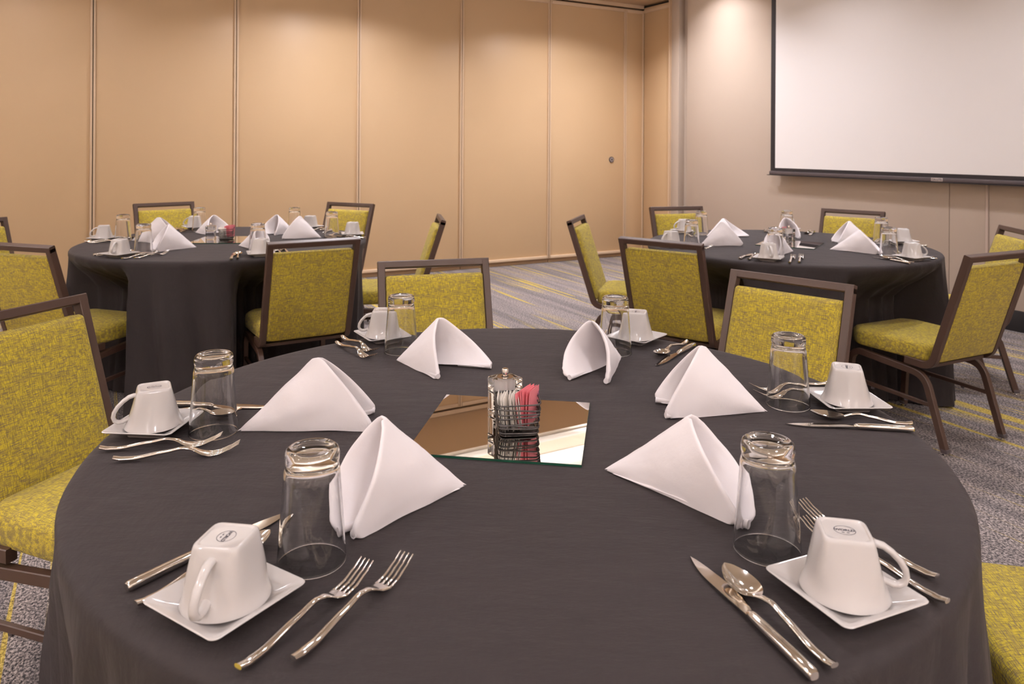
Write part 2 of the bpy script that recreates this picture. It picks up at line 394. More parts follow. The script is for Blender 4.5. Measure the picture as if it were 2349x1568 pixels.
# projection screen hanging in front of the fabric wall
SB0, SB1, SZ0, SZ1, SO = 2.055, 5.33, 1.085, 3.12, 0.115
sc = obj('projection_screen', None, None, room(0.04, 3.69, 1.05))
tag(sc, 'large white pull-down projection screen with black border on the taupe wall', 'screen')
def spart(name, a0, a1, b0, b1, z0, z1, material, parent=sc, bevel=0.0):
    o = rbox(name, a0, a1, b0, b1, z0, z1, material, None, bevel)
    o.data.transform(Matrix.Translation(-sc.location)); o.parent = parent; return o
spart('viewing_surface', SO, SO + 0.003, SB0 + 0.055, SB1 - 0.055, SZ0 + 0.03, SZ1 - 0.25, m_screen)
spart('border', SO - 0.001, SO + 0.0035, SB0, SB0 + 0.0545, SZ0, SZ1, m_blackcloth)
spart('border', SO - 0.001, SO + 0.0035, SB1 - 0.0545, SB1, SZ0, SZ1, m_blackcloth)
spart('border', SO - 0.001, SO + 0.0035, SB0 + 0.055, SB1 - 0.055, SZ0, SZ0 + 0.0295, m_blackcloth)
spart('border', SO - 0.001, SO + 0.0035, SB0 + 0.055, SB1 - 0.055, SZ1 - 0.2495, SZ1, m_blackcloth)
wbar = spart('weight_bar', SO - 0.012, SO + 0.020, SB0 - 0.004, SB1 + 0.004, SZ0 - 0.034, SZ0 - 0.001, m_bar, sc, 0.006)
spart('bar_lip', SO - 0.014, SO + 0.022, SB0 - 0.028, SB1 + 0.028, SZ0 - 0.041, SZ0 - 0.035, m_blackcloth)
spart('case', 0.038, 0.18, SB0 - 0.08, SB1 + 0.08, SZ1 + 0.001, CEIL - 0.005, m_white, sc, 0.01)
bd = spart('badge', SO + 0.0202, SO + 0.022, 3.645, 3.735, SZ0 - 0.030, SZ0 - 0.004, m_badge, wbar, 0.0005)
tv, tf = text_vf('DA-LITE', 0.021, 0.0004)
tv = [tuple(room(SO + 0.0226, 3.69 + q[0], SZ0 - 0.017 + q[1]) - sc.location) for q in tv]
obj('badge_lettering', mesh('badge_lettering', tv, tf, m_ink, smooth=False), wbar)

# recessed downlights in the ceiling tray, plus the added fill washers in the soffits
dl_ring = mesh('trim_ring', *lathe([(0.095, -0.006), (0.125, -0.006), (0.130, 0.0), (0.095, 0.0)], 28), m_white)
dl_lens = mesh('lens', *lathe([(0.0, -0.003), (0.094, -0.003), (0.094, 0.0), (0.0, 0.0)], 28), m_lens)
for i, (a, b, z, wt, sp, rad) in enumerate(LAMPS):
    thing('downlight', [('trim_ring', dl_ring, []), ('lens', dl_lens, [])], room(a, b, z - 0.0005), 0,
          'round recessed downlight with white trim ring in the ceiling, soffit rows added as fill', 'light', 'ceiling downlights')

# ------------------------------------------------------------------ prototypes
# --- banquet chair, faces +y, origin on the floor under the seat
CH_TOP = Vector((-0.352, 0.862)); CH_BOT = Vector((-0.193, 0.362))
rake = (CH_BOT - CH_TOP).normalized(); rk_n = Vector((-rake.y, rake.x))   # rk_n points to the front (+y)
if rk_n.x < 0: rk_n = -rk_n
leg_path = fillet([(0.232, 0.016), (0.214, 0.346), (-0.160, 0.318), (-0.252, 0.016)], [0.066, 0.085], 7)
back_path = fillet([tuple(CH_TOP + rake*0.012), tuple(CH_BOT), (-0.070, 0.366)], [0.060], 7)
chair_leg = {}
def glide_vf(x, y):
    v1 = lathe([(0, 0.012), (0.007, 0.012), (0.007, 0.006), (0.013, 0.005), (0.013, 0.001), (0, 0.0005)], 12)
    return [(p[0] + x, p[1] + y, p[2]) for p in v1[0]], v1[1]
chair_parts = []
for sx in (-1, 1):
    lm = mesh('leg_frame', *bent_bar(leg_path, sx*0.200, 0.024, 0.029, 0.002), m_frame, smooth=22)
    subs = []
    for fy, dy in ((0.233, 0.002), (-0.253, -0.002)):
        subs.append(('glide', mesh('glide', *glide_vf(sx*0.200, fy), m_chrome, smooth=30)))
        subs.append(('foot_cap', box_mesh('foot_cap', sx*0.200 - 0.0125, sx*0.200 + 0.0125, fy - 0.0145, fy + 0.0145, 0.0125, 0.030, m_bar, 0.002)))
    chair_parts.append(('leg_frame', lm, subs))
    st = bent_bar([Vector((0.214, 0.205)), Vector((-0.184, 0.195))], sx*0.200, 0.014, 0.018, 0.002)
    chair_parts.append(('stretcher', mesh('stretcher', *st, m_frame, smooth=35),
                        [('stacking_bumper', box_mesh('stacking_bumper', sx*0.200 - 0.005, sx*0.200 + 0.005, yy - 0.007, yy + 0.007, 0.181, 0.191, m_bar, 0.002)) for yy in (0.10, -0.07)]))
posts = [bent_bar(back_path, sx*0.2015, 0.027, 0.032, 0.002) for sx in (-1, 1)]
# top rail of the back frame
tc = CH_TOP + rake*0.0135
def rail_ring(x):
    o_ = []
    for u, v_ in ((0.0135, 0.012), (0.0105, 0.015), (-0.0105, 0.015), (-0.0135, 0.012), (-0.0135, -0.012), (-0.0105, -0.015), (0.0105, -0.015), (0.0135, -0.012)):
        q = tc + rake*u + rk_n*v_; o_.append((x, q.x, q.y))
    return o_
top_rail = loft([rail_ring(-0.215), rail_ring(0.215)])
cross = box_vf(-0.188, 0.188, -0.175, -0.150, 0.350, 0.364)
chair_parts.append(('back_frame', mesh('back_frame', *join(posts[0], posts[1], top_rail, cross), m_frame, smooth=22), []))
def cushion(outline_fn, layers, place, center_h):
    rings = []
    for h, inset in layers:
        rings.append([place(p[0], p[1], h) for p in outline_fn(inset)])
    V, Fc = loft(rings, True, False); n = len(rings[0]); base_i = len(V)
    cc = [sum(p[k] for p in outline_fn(0)) / n for k in (0, 1)]
    # inner crown rings
    prev = list(range((len(layers)-1)*n, len(layers)*n))
    last_h, last_in = layers[-1]
    for k, (sc_, hh) in enumerate(((0.72, 0.6), (0.40, 0.9))):
        pts = [place(cc[0] + (p[0]-cc[0])*sc_, cc[1] + (p[1]-cc[1])*sc_, last_h + (center_h-last_h)*hh) for p in outline_fn(last_in)]
        ids = list(range(len(V), len(V)+n)); V += pts
        for j in range(n): Fc.append((prev[j], prev[(j+1) % n], ids[(j+1) % n], ids[j]))
        prev = ids
    V.append(place(cc[0], cc[1], center_h)); c_ = len(V) - 1
    for j in range(n): Fc.append((prev[j], prev[(j+1) % n], c_))
    Fc.append(tuple(range(n)))
    return V, Fc
def seat_outline(ins):
    pts = [(-0.150, -0.190), (0.150, -0.190), (0.200, -0.160), (0.214, 0.175), (0.170, 0.238), (-0.170, 0.238), (-0.214, 0.175), (-0.200, -0.160)]
    out = []
    n = len(pts)
    for i in range(n):
        p = Vector(pts[i]); a_ = Vector(pts[i-1]); b2 = Vector(pts[(i+1) % n])
        d0 = (a_-p).normalized(); d1 = (b2-p).normalized(); t_ = 0.020
        for k in range(4):
            u = k/3; q = ((p+d0*t_)*(1-u) + p*u)*(1-u) + (p*(1-u) + (p+d1*t_)*u)*u; out.append(q)
    c_ = Vector((0, 0.02)); res = []
    for q in out:
        d = q - c_; res.append(tuple(c_ + d*(1 - ins/d.length)))
    return res
seat_m = mesh('seat', *cushion(seat_outline, [(0.374, 0.010), (0.378, 0.003), (0.392, 0.0), (0.428, 0.0), (0.440, 0.004), (0.449, 0.014), (0.454, 0.032)], lambda x, y, h: (x, y, h), 0.462), m_fab, smooth=50)
BK_LEN = (CH_BOT - CH_TOP).length
def back_outline(ins):
    s0, s1 = 0.056, BK_LEN - 0.030
    return rounded_rect(0.1865 - ins, (s1-s0)/2 - ins, max(0.012 - ins*0.3, 0.004), 4, 0.0, (s0+s1)/2)
def back_place(x, s_, h):
    q = CH_TOP + rake*s_ + rk_n*h; return (x, q.x, q.y)
back_m = mesh('backrest', *cushion(back_outline, [(-0.016, 0.006), (-0.013, 0.001), (-0.006, 0.0), (0.014, 0.0), (0.024, 0.004), (0.031, 0.012), (0.035, 0.030)], back_place, 0.040), m_fab, smooth=50)
seam_pts = [back_place(p[0], p[1], -0.0105) for p in back_outline(-0.0012)]
chair_parts.append(('seat', seat_m, []))
chair_parts.append(('backrest', back_m, [('piping', mesh('piping', *tube(seam_pts, 0.0022, 6, True), m_fab))]))

# --- cup, turned upside down: rim at z = 0, square foot at the top, handle towards +x
def sq_r(th, n=7.0): return (abs(math.cos(th))**n + abs(math.sin(th))**n) ** (-1.0/n)
def cup_ring(z, r, sq, n=56):
    out = []
    for k in range(n):
        th = 2*math.pi*k/n; q = r*((1-sq) + sq*sq_r(th)); out.append((q*math.cos(th), q*math.sin(th), z))
    return out
outer = [(0.0, 0.0505, 0.0), (0.0008, 0.0512, 0.0), (0.004, 0.0500, 0.05), (0.010, 0.0470, 0.16), (0.018, 0.0440, 0.32), (0.030, 0.0405, 0.52), (0.044, 0.0365, 0.72), (0.058, 0.0328, 0.88), (0.068, 0.0300, 1.0), (0.0715, 0.0288, 1.0), (0.0728, 0.0270, 1.0), (0.0728, 0.0252, 1.0), (0.0712, 0.0240, 1.0)]
inner = [(0.0, 0.0480, 0.0), (0.010, 0.0440, 0.16), (0.030, 0.0375, 0.5), (0.058, 0.0295, 0.85), (0.064, 0.0250, 0.9)]
r_o = [cup_ring(*q) for q in outer]; r_i = [cup_ring(*q) for q in inner]
cupV, cupF = loft(list(reversed(r_i)) + r_o, True, True)
cup_body = mesh('body', cupV, cupF, m_cer, smooth=50)
hp = [(0.0270, 0.0590), (0.0345, 0.0600), (0.0430, 0.0580), (0.0525, 0.0515), (0.0615, 0.0425), (0.0675, 0.0325), (0.0690, 0.0240), (0.0668, 0.0175), (0.0610, 0.0140), (0.0530, 0.0140), (0.0460, 0.0165), (0.0390, 0.0200)]
hr = []
for i, (x, z) in enumerate(hp):
    d = (Vector(hp[min(i+1, len(hp)-1)]) - Vector(hp[max(i-1, 0)])).normalized(); nr = Vector((-d.y, d.x))
    wy = 0.0056 + 0.0010*abs(i - 5.5)/5.5; tt = 0.0040
    hr.append([(x + nr.x*tt*math.sin(2*math.pi*k/12), wy*math.cos(2*math.pi*k/12), z + nr.y*tt*math.sin(2*math.pi*k/12)) for k in range(12)])
cup_handle = mesh('handle', *loft(hr), m_cer, smooth=60)
# maker's stamp on the foot: a ring, one bold word, two short marks
ST = 0.0714
st_rings = [[(rx*math.cos(2*math.pi*k/40), rx*0.86*math.sin(2*math.pi*k/40), ST) for k in range(40)] for rx in (0.0118, 0.0126)]
tv, tf = text_vf('WORLD', 0.0062, 0.00025)
word = ([(q[0], q[1] + 0.0004, ST) for q in tv], tf)
bars = [([(x0, y0, ST), (x1, y0, ST), (x1, y1, ST), (x0, y1, ST)], [(0, 1, 2, 3)]) for x0, x1, y0, y1 in ((-0.0045, -0.0012, -0.0062, -0.0048), (0.0012, 0.0045, -0.0062, -0.0048))]
stv, stf = join(loft(st_rings, True, False), word, *bars)
def make_stamp(turn):
    c, s_ = math.cos(turn), math.sin(turn)
    return mesh('maker_stamp', [(p[0]*c - p[1]*s_, p[0]*s_ + p[1]*c, p[2]) for p in stv], stf, m_ink, smooth=False)
cup_stamp = make_stamp(0.0)
cup_parts = [('body', cup_body, [('maker_stamp', cup_stamp)]), ('handle', cup_handle, [])]

# --- square saucer
def saucer_ring(h, z, pinch=0.0, n=12):
    out = []
    for (x, y) in rounded_rect(h, h, min(0.007 + h*0.04, h*0.5), 6):
        m = max(abs(x), abs(y)); o_ = min(abs(x), abs(y))/h
        f = 1 - pinch*(1 - o_**2); out.append((x*f, y*f, z + 0.0022*(o_**2)*(h/0.066)**3))
    return out
sr = [saucer_ring(*q) for q in ((0.012, 0.0045), (0.030, 0.0045), (0.034, 0.0055), (0.050, 0.0122, .01), (0.0635, 0.0182, .03), (0.0655, 0.0186, .03), (0.0665, 0.0172, .03), (0.0655, 0.0158, .03), (0.050, 0.0098, .01), (0.036, 0.0035), (0.035, 0.0), (0.031, 0.0), (0.030, 0.0022), (0.010, 0.0022))]
saucer_m = mesh('saucer', *loft(sr, True, True), m_cer, smooth=50)

# --- tumbler, upside down
gl_out = [(0.0440, 0.0), (0.0447, 0.0012), (0.0443, 0.004), (0.0405, 0.058), (0.0362, 0.117), (0.0352, 0.1225), (0.0342, 0.1255), (0.0340, 0.129), (0.0350, 0.133), (0.0353, 0.140), (0.0338, 0.1465), (0.0305, 0.1492), (0.0262, 0.1488), (0.0225, 0.1462), (0.012, 0.1440), (0.0, 0.1436)]
gl_in = [(0.0, 0.1270), (0.018, 0.1268), (0.0275, 0.1245), (0.0318, 0.1190), (0.0333, 0.110), (0.0378, 0.056), (0.0422, 0.0035), (0.0428, 0.0010)]
prof = gl_in + gl_out
gv, gf = lathe(prof, 48)
glass_m = mesh('tumbler', gv, gf, m_glass, smooth=60)

# --- cutlery: +x from handle end to tip, resting on z = 0
def interp(tab, x):
    for (x0, y0), (x1, y1) in zip(tab, tab[1:]):
        if x <= x1:
            u = (x - x0)/(x1 - x0); u = u*u*(3 - 2*u)*0.5 + u*0.5; return y0 + (y1 - y0)*u
    return tab[-1][1]
def oval(x, y, z, wy, tz, n=12, e=0.8):
    o_ = []
    for k in range(n):
        a = 2*math.pi*k/n; c, s_ = math.cos(a), math.sin(a)
        o_.append((x, y + wy*math.copysign(abs(c)**e, c), z + tz*math.copysign(abs(s_)**e, s_)))
    return o_
FL = 0.205
fz = [(0, .0088), (.06, .0058), (.16, .0052), (.40, .0120), (.54, .0165), (.62, .0140), (.70, .0062), (.77, .0032), (.84, .0052), (.92, .0115), (1, .0200)]
fw = [(0, .0052), (.04, .0062), (.10, .0058), (.30, .0048), (.52, .0036), (.60, .0042), (.66, .0085), (.72, .0118), (.76, .0124)]
ftk = [(0, .0030), (.10, .0036), (.35, .0033), (.55, .0026), (.64, .0018), (.76, .0012)]
rings = []
for i in range(27):
    u = 0.76*i/26; rings.append(oval(u*FL, 0, interp(fz, u), interp(fw, u), interp(ftk, u)))
fork_v = [loft(rings)]
for k in range(4):
    yr_ = (-0.0101, -0.0034, 0.0034, 0.0101)[k]; yt = (-0.0095, -0.0032, 0.0032, 0.0095)[k]; rr_ = []
    for i in range(9):
        u = 0.745 + 0.255*i/8; q = i/8
        rr_.append(oval(u*FL, yr_*(1-q) + yt*q, interp(fz, u), 0.0022*(1-q) + 0.0009*q, 0.0012*(1-q) + 0.0008*q, 8))
    fork_v.append(loft(rr_))
fork_m = mesh('fork', *join(*fork_v), m_steel, smooth=60)
SL = 0.188
sz = [(0, .0088), (.06, .0056), (.16, .0050), (.40, .0125), (.52, .0165), (.60, .0140), (.66, .0105)]
swd = [(0, .0052), (.04, .0062), (.10, .0058), (.30, .0046), (.50, .0034), (.60, .0040), (.66, .0060)]
rings = []
for i in range(23):
    u = 0.66*i/22; rings.append(oval(u*SL, 0, interp(sz, u), interp(swd, u), interp([(0, .0028), (.1, .0034), (.4, .0030), (.58, .0024), (.66, .0014)], u)))
hv = loft(rings)
NU, NV = 16, 12; top, bot = [], []
for i in range(NU + 1):
    u = i/NU; x = SL*(0.645 + 0.355*u)
    wv = 0.0195*(max(0.0, math.sin(math.pi*(u**0.85)*0.985 + 0.03))**0.62) if u < 1 else 0.0008
    wv = max(wv, 0.0045 if u < 0.08 else 0.0006)
    rim = 0.0108 + 0.0050*u*u; dep = 0.0088*math.sin(math.pi*min(1, u*1.02 + 0.0))**0.8 if 0 < u < 0.98 else 0.0
    for j in range(NV + 1):
        v_ = -1 + 2*j/NV; z = rim - dep*(1 - v_*v_)
        z = max(z, 0.0022)
        top.append((x, wv*v_, z)); bot.append((x, wv*v_, z - 0.0013*(1 - 0.55*abs(v_)**3)))
n_ = (NU+1)*(NV+1); bF = []
for i in range(NU):
    for j in range(NV):
        a = i*(NV+1) + j; q = (a, a+1, a+NV+2, a+NV+1); bF.append(q); bF.append(tuple(n_ + k for k in reversed(q)))
bd_ = [j for j in range(NV+1)] + [i*(NV+1)+NV for i in range(1, NU+1)] + [NU*(NV+1)+j for j in range(NV-1, -1, -1)] + [i*(NV+1) for i in range(NU-1, 0, -1)]
for a, b in zip(bd_, bd_[1:] + bd_[:1]): bF.append((a, b, b + n_, a + n_))
spoon_m = mesh('spoon', *join(hv, (top + bot, bF)), m_steel, smooth=60)
KL, KH = 0.238, 0.108
rings = [oval(x, 0, 0.0060, wy, tz, 14, 0.7) for x, wy, tz in ((0, .0052, .0040), (.003, .0070, .0055), (.03, .0072, .0056), (.07, .0068, .0054), (.100, .0062, .0050), (.106, .0050, .0040), (.110, .0030, .0020))]
knife_h = mesh('handle', *loft(rings), m_steel, smooth=50)
rings = []
for i in range(19):
    u = i/18; x = KH - 0.002 + (KL - KH + 0.002)*u
    spine = 0.0052 + 0.0020*math.sin(math.pi*u*0.7) - 0.0095*max(0, (u-0.55)/0.45)**2
    belly = -0.0046 - 0.0092*math.sin(min(1, u/0.30)*math.pi/2)**1.2*(1 - max(0, (u-0.40)/0.60)**2.2)
    if u > 0.985: belly = spine - 0.0012
    zc = 0.0058 - 0.0036*min(1, u*1.4)
    zc = max(zc, 0.0022)
    rings.append([(x, spine, zc + 0.0009), (x, (spine+belly)/2, zc + 0.0007), (x, belly, zc), (x, (spine+belly)/2, zc - 0.0007), (x, spine, zc - 0.0009)])
knife_b = mesh('blade', *loft(rings), m_steel, smooth=30)
knife_parts = [('handle', knife_h, []), ('blade', knife_b, [])]

# --- napkin: pyramid fold. A tail on the table, B and C the two feet, M the peak; cloth runs out over the face, round the front fold and back inside
def napkin_mesh(A, B, C, M, bow=(0.012, 0.012), t0=0.012, seed=0, puff=0.010, wrinkle=1.0):
    A, B, C, M = [Vector(q) for q in (A, B, C, M)]
    rnd = random.Random(seed); off = Vector((rnd.uniform(-9, 9), rnd.uniform(-9, 9), rnd.uniform(-9, 9)))
    sp = (M - A)
    nB = sp.cross(B - A).normalized(); nC = sp.cross(C - A).normalized()
    if nB.dot(B - C) < 0: nB = -nB
    if nC.dot(C - B) < 0: nC = -nC
    nS = (nB + nC); nS = nS.normalized() if nS.length > 1e-4 else Vector((0, 0, 1))
    if nS.z < 0: nS = -nS
    NW = 26; prof = []
    for i in range(21): prof.append((0.0 + 1.0*i/20, 0.0, 0))
    for k in range(1, 9): prof.append((1.0 + 0.036*math.sin(math.pi*k/9), -(1 - math.cos(math.pi*k/9))/2, 1))
    for i in range(16): prof.append((1.0 - 0.92*i/15, -1.0, 2))
    rows = []
    wlist = [('C', 1 - j/NW) for j in range(NW)] + [('S', 0.0)] + [('B', (j+1)/NW) for j in range(NW)]
    for side, w_ in wlist:
        P = {'C': C, 'B': B, 'S': B}[side]; nf = {'C': nC, 'B': nB, 'S': nS}[side]; bw = bow[1] if side == 'C' else bow[0]
        k_ = min(1.0, w_/0.26); k_ = k_*k_*(3 - 2*k_); n_here = (nS*(1-k_) + nf*k_).normalized()
        # outline: soft peak, soft feet, front edge swelling a little outwards
        vmax = 1.0 - 0.050*max(0.0, 1 - w_/0.10)**2 - 0.085*max(0.0, (w_ - 0.86)/0.14)**2 + 0.030*math.sin(math.pi*w_)
        row = []
        for v_, hgt, part in prof:
            vv = v_*vmax
            ww = w_*(0.985 + 0.015*math.sin(9*vv + seed))
            # the tail corner is blunt: pull the start of every ray away from A
            base = A + ((M - A)*(1 - ww) + (P - A)*ww)*(0.045*(1 - vv)**3*(1 - abs(2*w_ - 1)) + vv*(1 - 0.0) if vv < 1 else vv)
            lip = max(0.0, min(vv, 1.05) - 0.30)/0.70
            bulge = puff*math.sin(math.pi*min(1, w_))*math.sin(math.pi*min(1, vv)*0.8) + bw*math.sin(math.pi*w_**0.85)**1.1*lip**1.4
            tk = t0*(0.50 + 0.75*w_**2)*(0.35 + 0.65*min(1.0, v_*1.3))
            p = base + n_here*(bulge + hgt*tk)
            q = math.sin(math.pi*min(1, w_*0.92 + 0.04))
            nz = noise.noise(Vector((p.x, p.y, p.z))*11 + off); nz1 = noise.noise(p*27 + off*2); nz2 = noise.noise(p*75 + off)
            p = p + n_here*wrinkle*(0.0048*nz*q + 0.0016*nz1 + 0.0005*nz2)
            if part == 1 and w_ > 0.8: p = p + n_here*0.0012*math.sin(60*w_ + seed)
            p.z = max(p.z, TH + 0.0012 + (0.0004 if hgt < -0.5 else 0.0))
            row.append(p)
        rows.append(row)
    n = len(prof); V, Fc = [], []
    for r_ in rows: V += r_
    for i in range(len(rows)-1):
        for j in range(n-1): Fc.append((i*n+j, i*n+j+1, (i+1)*n+j+1, (i+1)*n+j))
    # hem rolls inside the two feet
    o0 = Vector((M.x, M.y, TH))
    extra = []
    for P, nf in ((B, nB), (C, nC)):
        ax = (A - P).normalized(); rad = t0*0.50
        pts, rr = [], []
        for k in range(10):
            u = k/9; c_ = P + ax*(0.006 + 0.085*u) - nf*(t0*0.75) + Vector((0, 0, rad + 0.0016))
            c_.z = TH + rad*(0.95 - 0.55*u) + 0.0018; pts.append(tuple(c_)); rr.append(rad*(0.95 - 0.55*u))
        extra.append(tube(pts, rr, 10))
    vf = join(([tuple(v_) for v_ in V], Fc), *extra)
    me = mesh('napkin', [Vector(v_) - o0 for v_ in vf[0]], vf[1], m_nap, smooth=75)
    return me, o0

# --- centrepiece parts
mir_base = box_mesh('glass_edge', -0.156, 0.156, -0.156, 0.156, 0.0, 0.0036, m_gedge)
mir_top = box_mesh('mirror_face', -0.1555, 0.1555, -0.1555, 0.1555, 0.0037, 0.0042, m_mirror)
mirror_parts = [('glass_edge', mir_base, []), ('mirror_face', mir_top, [])]
def rr_ring(h, z, r=0.010, n=4): return [(x, y, z) for x, y in rounded_rect(h, h, r, n)]
sh_low = mesh('lower_block', *loft([rr_ring(0.0245, 0.0, .004), rr_ring(0.0262, 0.002, .005), rr_ring(0.0262, 0.048, .005), rr_ring(0.024, 0.0495, .004)]), m_acr, smooth=40)
sh_up = mesh('upper_block', *loft([rr_ring(0.024, 0.0500, .004), rr_ring(0.0262, 0.0515, .005), rr_ring(0.0262, 0.0760, .005), rr_ring(0.0248, 0.0778, .004)]), m_acr, smooth=40)
sh_core = mesh('core', *lathe([(0, 0.0525), (0.0155, 0.0525), (0.0155, 0.0745), (0, 0.0745)], 24), m_salt)
sh_cap = mesh('cap_ring', *lathe([(0.008, 0.0780), (0.0165, 0.0780), (0.0165, 0.0788), (0.008, 0.0788)], 24), m_chrome)
sh_knob = mesh('knob', *lathe([(0, 0.0782), (0.0050, 0.0782), (0.0052, 0.083), (0.0068, 0.0845), (0.0068, 0.0935), (0.0058, 0.0950), (0, 0.0952)], 20), m_chrome)
shaker_parts = [('lower_block', sh_low, []), ('upper_block', sh_up, [('core', sh_core)]), ('cap_ring', sh_cap, []), ('knob', sh_knob, [])]
cad_parts = [('base_plate', mesh('base_plate', *loft([rr_ring(0.033, 0.0, .012), rr_ring(0.036, 0.0015, .012), rr_ring(0.036, 0.003, .012), rr_ring(0.033, 0.004, .012)]), m_wire), [])]
rc = random.Random(4)
for k in range(9):
    z0 = 0.0060 + 0.0068*k; h_ = 0.0375 + 0.0035*k/8; tx, ty = rc.uniform(-.10, .10), rc.uniform(-.10, .10)
    if k in (0, 8): tx *= 0.3; ty *= 0.3
    pts = [(x, y, max(0.0035, z0 + tx*x + ty*y)) for x, y in rounded_rect(h_, h_, 0.013, 5)]
    cad_parts.append(('wire_ring', mesh('wire_ring', *tube(pts, 0.00150, 6, True), m_wire), []))
for x, y in ((-.027, -.0375), (.027, .0375), (.0375, -.02), (-.0375, .02)):
    cad_parts.append(('upright', mesh('upright', *tube([(x*0.95, y*0.95, 0.002), (x, y, 0.03), (x*1.05, y*1.05, 0.060)], 0.0011, 6), m_wire), []))
def packet_vf(wd=0.052, hg=0.060):
    rings = []
    for z, t_ in ((0, .0003), (.004, .0006), (.012, .0020), (hg*0.5, .0026), (hg-.012, .0018), (hg-.004, .0006), (hg, .0003)):
        rings.append([(-wd/2, -t_*0.3, z), (0, -t_, z), (wd/2, -t_*0.3, z), (wd/2, t_*0.3, z), (0, t_, z), (-wd/2, t_*0.3, z)])
    return loft(rings)
pk_w = mesh('sugar_packet', *packet_vf(), m_pkw, smooth=50); pk_p = mesh('sweetener_packet', *packet_vf(0.050, 0.066), m_pkp, smooth=50)
pr = join(*[([(x0, -0.0030, z0), (x1, -0.0030, z0), (x1, -0.0030, z1), (x0, -0.0030, z1)], [(0, 1, 2, 3)]) for x0, x1, z0, z1 in ((0.012, 0.022, 0.048, 0.0495), (0.010, 0.0215, 0.0515, 0.0530), (0.013, 0.022, 0.055, 0.0562))])
pk_print = mesh('print', *pr, m_navy, smooth=False)

# ------------------------------------------------------------------ tables and cloths
TABLES = {'N': (Vector((0.011, 1.468)), 'table farthest from the panels'), 'L': (Vector((-1.626, 4.231)), 'table nearest the panels'), 'R': (Vector((1.566, 4.217)), 'table nearest the screen')}
# ------------------------------------------------------------------ chairs: middle of the back rail and facing direction, from the photo
SIDE = {0: 'toward the screen wall', 1: 'toward the room corner', 2: 'toward the panel wall', 3: 'away from the screen wall', 4: 'away from the room corner', 5: 'away from the panel wall'}
CHAIRS = [('N', 2, (-0.30, 2.86), (0.27, -0.96)), ('N', 1, (0.955, 2.53), (-0.70, -0.71)), ('N', 3, (-1.33, 1.97), (0.94, -0.34)),
          ('N', 0, (1.42, 1.255), (-0.985, 0.155)), ('N', 4, (-1.085, 0.60), (0.80, 0.60)),
          ('L', 5, (-0.91, 3.43), (-0.50, 0.86)), ('L', 4, (-2.175, 3.237), (0.30, 0.95)), ('L', 2, (-2.63, 5.60), (0.65, -0.76)),
          ('L', 1, (-1.235, 5.69), (-0.42, -0.91)), ('L', 0, (-0.435, 4.60), (-0.985, -0.16)), ('L', 3, (-3.115, 4.235), (0.92, -0.40)),
          ('R', 3, (0.40, 4.62), (0.96, -0.28)), ('R', 2, (1.225, 5.52), (0.27, -0.96)), ('R', 4, (0.70, 3.50), (0.61, 0.79)),
          ('R', 1, (2.445, 5.305), (-0.66, -0.75)), ('R', 5, (2.07, 3.14), (-0.44, 0.90)), ('R', 0, (2.82, 4.11), (-0.98, 0.19))]
R_T = 0.777
tt_me = mesh('tabletop', *loft([ring(0, 0, 0.715, 0.755, 0.755, 64), ring(0, 0, 0.742, 0.755, 0.755, 64)]), m_wood)
leg_meshes = []
for k in range(4):
    a = math.radians(45 + 90*k); x, y = 0.33*math.cos(a), 0.33*math.sin(a)
    leg_meshes.append(mesh('leg', *tube([(x*0.95, y*0.95, 0.714), (x, y, 0.35), (x, y, 0.001)], 0.014, 10), m_bar))
def seat_entry(c, th, chs):
    """distance from the table centre at which a ray meets a chair tucked under the cloth"""
    best = 9.0
    for mid, fc in chs:
        d = Vector(fc).normalized(); o_ = Vector(mid) + d*0.352; rt = Vector((d.y, -d.x))
        r = 0.30
        while r < 1.05:
            q = c + Vector((math.cos(th), math.sin(th)))*r - o_
            if abs(q.dot(rt)) < 0.232 and -0.26 < q.dot(d) < 0.262: best = min(best, r); break
            r += 0.01
    return best
